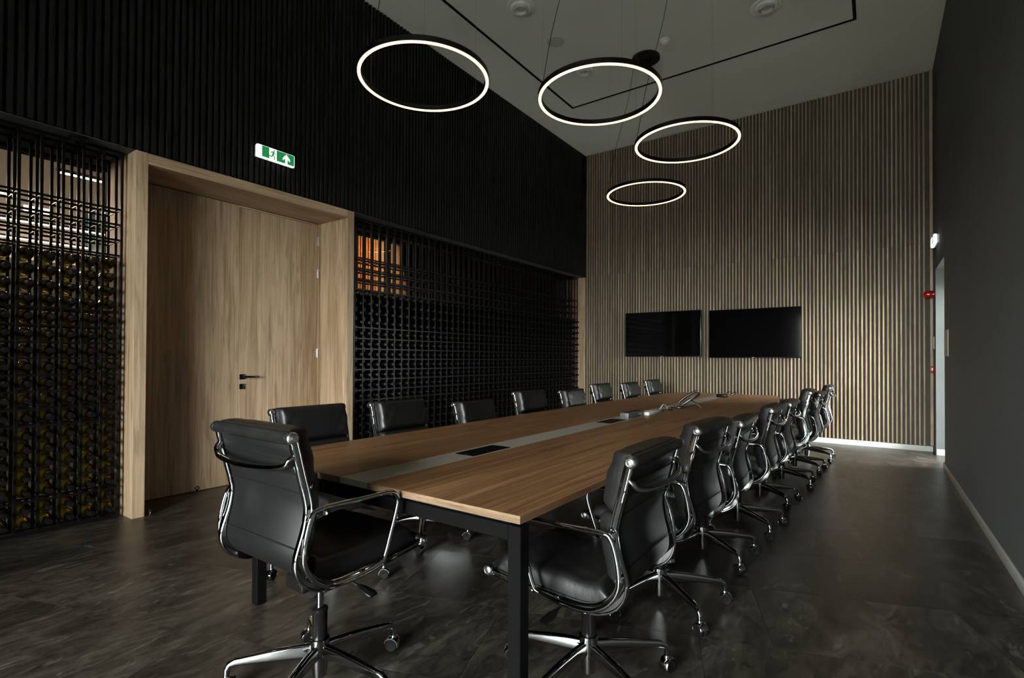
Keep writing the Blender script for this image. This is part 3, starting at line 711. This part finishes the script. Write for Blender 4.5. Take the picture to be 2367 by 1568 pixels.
# ---- screens
def tv(cx, z0, z1, W, label):
    t = thing('television', label, 'television', (cx, YB-.046, (z0+z1)/2)); h = (z1-z0)/2
    MB().bbox(-.28,.28,-.022,-.0005,-.2,.2,.003).build('wall_bracket','steel_black',t)
    MB().bbox(-W/2,W/2,-.058,-.022,-h,h,.004).build('casing','black_plastic',t)
    MB().bbox(-W/2+.009,W/2-.009,-.0605,-.058,-h+.014,h-.009,.0008,1).build('screen','screen',t,0)
    MB().bbox(-.02,.02,-.0600,-.058,-h+.004,-h+.010,.0005,1).build('maker_mark','alu_grey',t,0)
tv(-3.087, 1.286, 2.083, 1.355, 'wall-mounted black screen on the oak slats nearer the wine rack')
tv(-1.600, 1.268, 2.062, 1.362, 'wall-mounted black screen on the oak slats nearer the side doorway')

# ================================================================== THINGS ON THE TABLE
t = thing('socket_block', 'grey metal power socket block standing on the table strip', 'power socket', (-1.700, 4.172, TZ))
MB().bbox(-.038,.038,-.16,.16,0,.050,.003).build('housing','grey_plastic',t)
for k in range(4):
    yy = -.115+.077*k
    s_ = MB().lathe([(.024,.050),(.024,.0525),(.020,.0525),(.019,.0505),(.001,.0505)], 18, (0,yy,0)).build('socket','black_plastic',t)
for sx in (-1,1):
    for zz in (.010,.040): MB().box(sx*.030-.003, sx*.030+.003, -.1612, -.160, zz-.003, zz+.003).build('screw','brushed',t,0)
t = thing('power_strip', 'flat white power adapter box on the table strip', 'power adapter', (-1.672, 4.56, TZ))
MB().bbox(-.045,.045,-.17,.17,.0,.030,.006,3).build('housing','white_plastic',t)
MB().tube([(0,.168,.014),(0,.19,.014)], .007, 10).build('cable_sleeve','white_plastic',t)
c1 = MB().tube(crom([(-1.672,4.752,TZ+.014),(-1.665,4.79,TZ+.03),(-1.66,4.85,TZ+.062),(-1.655,4.92,TZ+.050),(-1.665,4.98,TZ+.012),(-1.69,5.04,TZ+.008),(-1.69,5.10,TZ+.026),(-1.69,5.17,TZ+.03),(-1.685,5.235,TZ+.014)], 6), .005, 8).build('phone_cable','white_plastic')
tag(c1, 'looping white cable from the adapter box to the desk phone', 'cable')
c2 = MB().tube(crom([(-1.69,4.80,TZ+.0045),(-1.70,4.88,TZ+.0045),(-1.67,4.96,TZ+.0045),(-1.63,5.03,TZ+.006),(-1.66,5.10,TZ+.018),(-1.63,5.15,TZ+.010),(-1.67,5.215,TZ+.008)], 6), .0038, 8).build('data_cable','black_plastic')
tag(c2, 'thin black cable lying beside the white one on the strip', 'cable')
# desk phone, seen from its side: tilted body on a rear foot
t = thing('desk_phone', 'black tilted desk phone with handset standing on the table strip', 'phone', (-1.63, 5.30, TZ+.0008), math.radians(-73))
tilt = math.radians(35)
def tl(y, z): return (y*math.cos(tilt)-z*math.sin(tilt), .012+y*math.sin(tilt)+z*math.cos(tilt))
def tbox(x0,x1,y0,y1,z0,z1,r=.004):
    mb = MB().bbox(x0,x1,y0,y1,z0,z1,r); mb.v = [(x_, *tl(y_, z_)) for x_, y_, z_ in mb.v]; return mb
tbox(-.10,.10,.0,.23,0,.022).build('body','black_plastic',t)
tbox(-.01,.085,.125,.21,.022,.026,.001).build('display','lcd',t)
hs2 = MB().sweep(crom([(-.068,.005,.040),(-.068,.03,.046),(-.068,.11,.054),(-.068,.19,.046),(-.068,.222,.038)],4), lambda i: rrect(.021,.011,.008,2), up=(1,0,0)); hs2.v = [(x_, *tl(y_, z_)) for x_, y_, z_ in hs2.v]; hs2.build('handset','black_plastic',t)
for r_ in range(4):
    for c_ in range(3): tbox(-.005+c_*.03, .017+c_*.03, .02+r_*.023, .036+r_*.023, .022, .0255, .001).build('key','grey_plastic',t)
MB().sweep([(0,.10,.075),(0,.17,.038),(0,.196,.0095)], rrect(.085,.004,.003,1), up=(1,0,0)).build('foot_stand','grey_plastic',t)
MB().bbox(-.09,.09,-.035,.02,0,.016,.004).build('front_foot','black_plastic',t)
t = thing('remote_unit', 'small black conference unit lying at the far end of the strip', 'device', (-1.66, 7.18, TZ))
MB().bbox(-.07,.07,-.05,.05,0,.038,.012,3).build('housing','black_plastic',t); MB().bbox(-.05,.05,-.035,.035,.038,.0395,.001,1).build('button_pad','lid',t)
c3 = MB().tube(crom([(-1.61,7.22,TZ+.012),(-1.58,7.30,TZ+.03),(-1.60,7.40,TZ+.055),(-1.66,7.46,TZ+.05),(-1.66,7.40,TZ+.012),(-1.60,7.38,TZ+.03),(-1.56,7.48,TZ+.058),(-1.58,7.58,TZ+.03),(-1.62,7.66,TZ+.005)],6), .004, 8).build('coiled_cable','black_plastic')
tag(c3, 'coiled black cable beside the conference unit', 'cable')

# ================================================================== WINE RACKS AND BOTTLES
RX = (-4.78, -4.90, -5.065)
ROWS = [2.377,2.258,2.139,2.019,1.584,1.460,1.341,1.225,1.104,.990,.869,.753,.231]
PIT = .1175
up_me = MB().bbox(-.009,.009,-.009,.009,.024,ZF-.012,.0015,1).mesh('upright','rack_steel',30)
rod_me = MB().box(RX[2],RX[0],-.0045,.0045,-.0045,.0045).mesh('cross_rod','rack_steel',0)
def bottle_profile(): return [(.012,0.),(.041,.001),(.0452,.007),(.0452,.150),(.042,.172),(.030,.200),(.019,.222),(.0155,.250)]
bot_me = MB().lathe(bottle_profile(), 16, axis='X').mesh('wine_bottle','bottle',50)
botd_me = MB().lathe(bottle_profile(), 16, axis='X').mesh('wine_bottle','bottle_dark',50)
cap_me = MB().lathe([(.0200,.216),(.0205,.220),(.0172,.262),(.0165,.285),(.0178,.287),(.0178,.297),(.0155,.300),(.0001,.300)], 14, axis='X').mesh('capsule','capsule',40)
BZ = [1.962,1.855,1.748,1.642, 1.518,1.397,1.279,1.163,1.046,.928,.808, .683,.586,.488,.390,.290, .171,.075]
def rack(label, ybars, hero):
    t = thing('wine_rack', label, 'wine rack', (0,0,0)); y0, y1 = min(ybars), max(ybars)
    for yb in ybars:
        for xx in RX: link('upright', up_me, t, (xx, yb, 0))
    for xx in RX:
        for zz in ROWS + [ZF-.020, .016]:
            h = .0068 if zz not in (.016, ZF-.020) else .009
            MB().box(xx-h, xx+h, y0-.008, y1+.008, zz-h, zz+h).build('rail','rack_steel',t,0)
    rods = [(yb, zz) for yb in ybars for zz in ROWS+[ZF-.020]]
    rods.sort(key=lambda q: abs(q[0]-hero))
    for yb, zz in rods[:290]: link('cross_rod', rod_me, t, (0, yb, zz))
    if rods[290:]:
        mb = MB()
        for yb, zz in rods[290:]: mb.box(RX[2],RX[0],yb-.0045,yb+.0045,zz-.0045,zz+.0045)
        tag(mb.build('cross_rods','rack_steel',t,0), kind='stuff')
def bottles(cols, n_single, label, grp, me, near, stuff_label):
    rnd = random.Random(3); spots = []
    for k, yy in enumerate(cols):
        for j, zz in enumerate(BZ):
            spots.append((k, j, yy+rnd.uniform(-.002,.002), zz+rnd.uniform(-.0015,.0015), -5.03+rnd.uniform(-.008,.010)))
    mb = MB(); nst = 0
    for k, j, yy, zz, xx in spots:
        if k in n_single:
            o = link('wine_bottle', me, None, (xx, yy, zz)); tag(o, label % (ORD[k], ORD[j]), 'bottle', grp)
            link('capsule', cap_me, o)
        else:
            nst += 1
            mb.cur = 0; mb.lathe([(r_, a_) for r_, a_ in bottle_profile()], 10, (xx,yy,zz), 'X')
            mb.cur = 1; mb.lathe([(.0200,.216),(.0168,.27),(.0178,.290),(.0155,.300),(.0001,.300)], 8, (xx,yy,zz), 'X')
    if nst:
        o = mb.build('wine_bottles', [me.materials[0], M['capsule']], None, 50); tag(o, stuff_label, 'bottles', None, 'stuff')
yl = [1.491-PIT*k for k in range(11)]
rack('short black steel grid wine rack between the portal and the window end', yl, 1.2)
colsL = [y_-PIT/2 for y_ in yl[:-1]]
bottles(colsL, set(range(6)), 'olive wine bottle in the short rack, %s column from portal, %s from top', 'bottles in the short rack', bot_me, 1.4, 'olive wine bottles filling the near end of the short rack')
yr = [3.678+PIT*k for k in range(46)]
rack('long black steel grid wine rack between the door portal and the slatted screen wall', yr, 3.7)
colsR = [y_+PIT/2 for y_ in yr[:-1]]
bottles(colsR, set(range(10)), 'dark wine bottle in the long rack, %s column from portal, %s from top', 'bottles in the long rack', botd_me, 3.7, 'dark wine bottles filling the rest of the long rack')

# ================================================================== THE HALL BEYOND
LZ = 2.9
for k, (x_, a_, b_, lb) in enumerate([(-6.05,1.39,3.9,'linear LED lamp in the hall closest to the short rack'),(-7.31,-.7,1.357,'linear LED lamp in the hall, second row behind the rack'),(-8.62,-.3,4.2,'long linear LED lamp in the hall, third row behind the rack'),(-9.92,.2,2.67,'linear LED lamp in the hall along its pale long wall')]):
    t = thing('linear_lamp', lb, 'hall lamp', (x_, a_, LZ), 0, 'linear LED lamps in the hall')
    MB().box(-.012,.012,0,b_-a_,.020,.05).build('housing','black_plastic',t,0); MB().tube([(0,.005,.013),(0,b_-a_-.005,.013)],.0065,8).build('led_tube','hall_led',t,60)
    for yy in (.2, b_-a_-.2): MB().tube([(0,yy,.06),(0,yy,HZ-LZ)], .002, 5).build('suspension_wire','brushed',t,0)
for a_, lb in ((5.0, 'added LED fill lamp, out of view high in the hall behind the portal end of the long rack'), (9.2, 'added LED fill lamp, out of view high in the hall near its grey far wall')):  # two added lamps above the sight line, only to brighten the hall
    t = thing('linear_lamp', lb, 'hall lamp', (-7.0, a_, 4.25), 0, 'linear LED lamps in the hall')
    MB().box(-.012,.012,0,2.5,.020,.05).build('housing','black_plastic',t,0); MB().tube([(0,.005,.010),(0,2.495,.010)],.009,8).build('led_tube','hall_led',t,60)
    for yy in (.2, 2.3): MB().tube([(0,yy,.05),(0,yy,HZ-4.25)], .002, 5).build('suspension_wire','brushed',t,0)
# amber-lit oak slats on the hall wall
pn = thing('timber_screen', 'amber-lit oak slat panel on the hall wall behind the portal end of the long rack', 'wall panel', (HX+.0005, 8.0, 0))
MB().box(0,.012,-.1,.82,.4,HZ-.02).build('backing','dark_felt',pn,0)
hs_me = MB().box(.012,.045,-.02,.02,.4,HZ-.02).mesh('slat','hall_slat',0)
for k in range(11): link('slat', hs_me, pn, (0,-.06+.08*k,0))
t = thing('hall_column', 'dark steel column standing in the hall behind the long rack', 'column', (HX+1.2, 8.17, 0))
MB().bbox(-.06,.06,-.06,.06,.01,HZ-.01,.004).build('shaft','steel_black',t); MB().bbox(-.1,.1,-.1,.1,0,.01,.002,1).build('base_plate','steel_black',t)
pn = thing('timber_screen', 'dark slatted screen on the hall wall beyond the pale panel', 'wall panel', (HX+.0005, 9.75, 0))
ss_me = MB().box(0,.05,-.03,.03,.2,HZ-.02).mesh('slat','hall_slat',0)
for k in range(26): link('slat', ss_me, pn, (0,.13*k,0))
t = thing('wall_lamp', 'amber lamp lighting the hall slats', 'hall lamp', (HX+1.1, 8.75, HZ-.25))
MB().lathe([(.05,.0),(.05,.25)],16).build('housing','black_plastic',t); MB().lathe([(.001,-.004),(.045,-.004),(.045,.0)],16).build('lamp_disc','hall_amber',t)
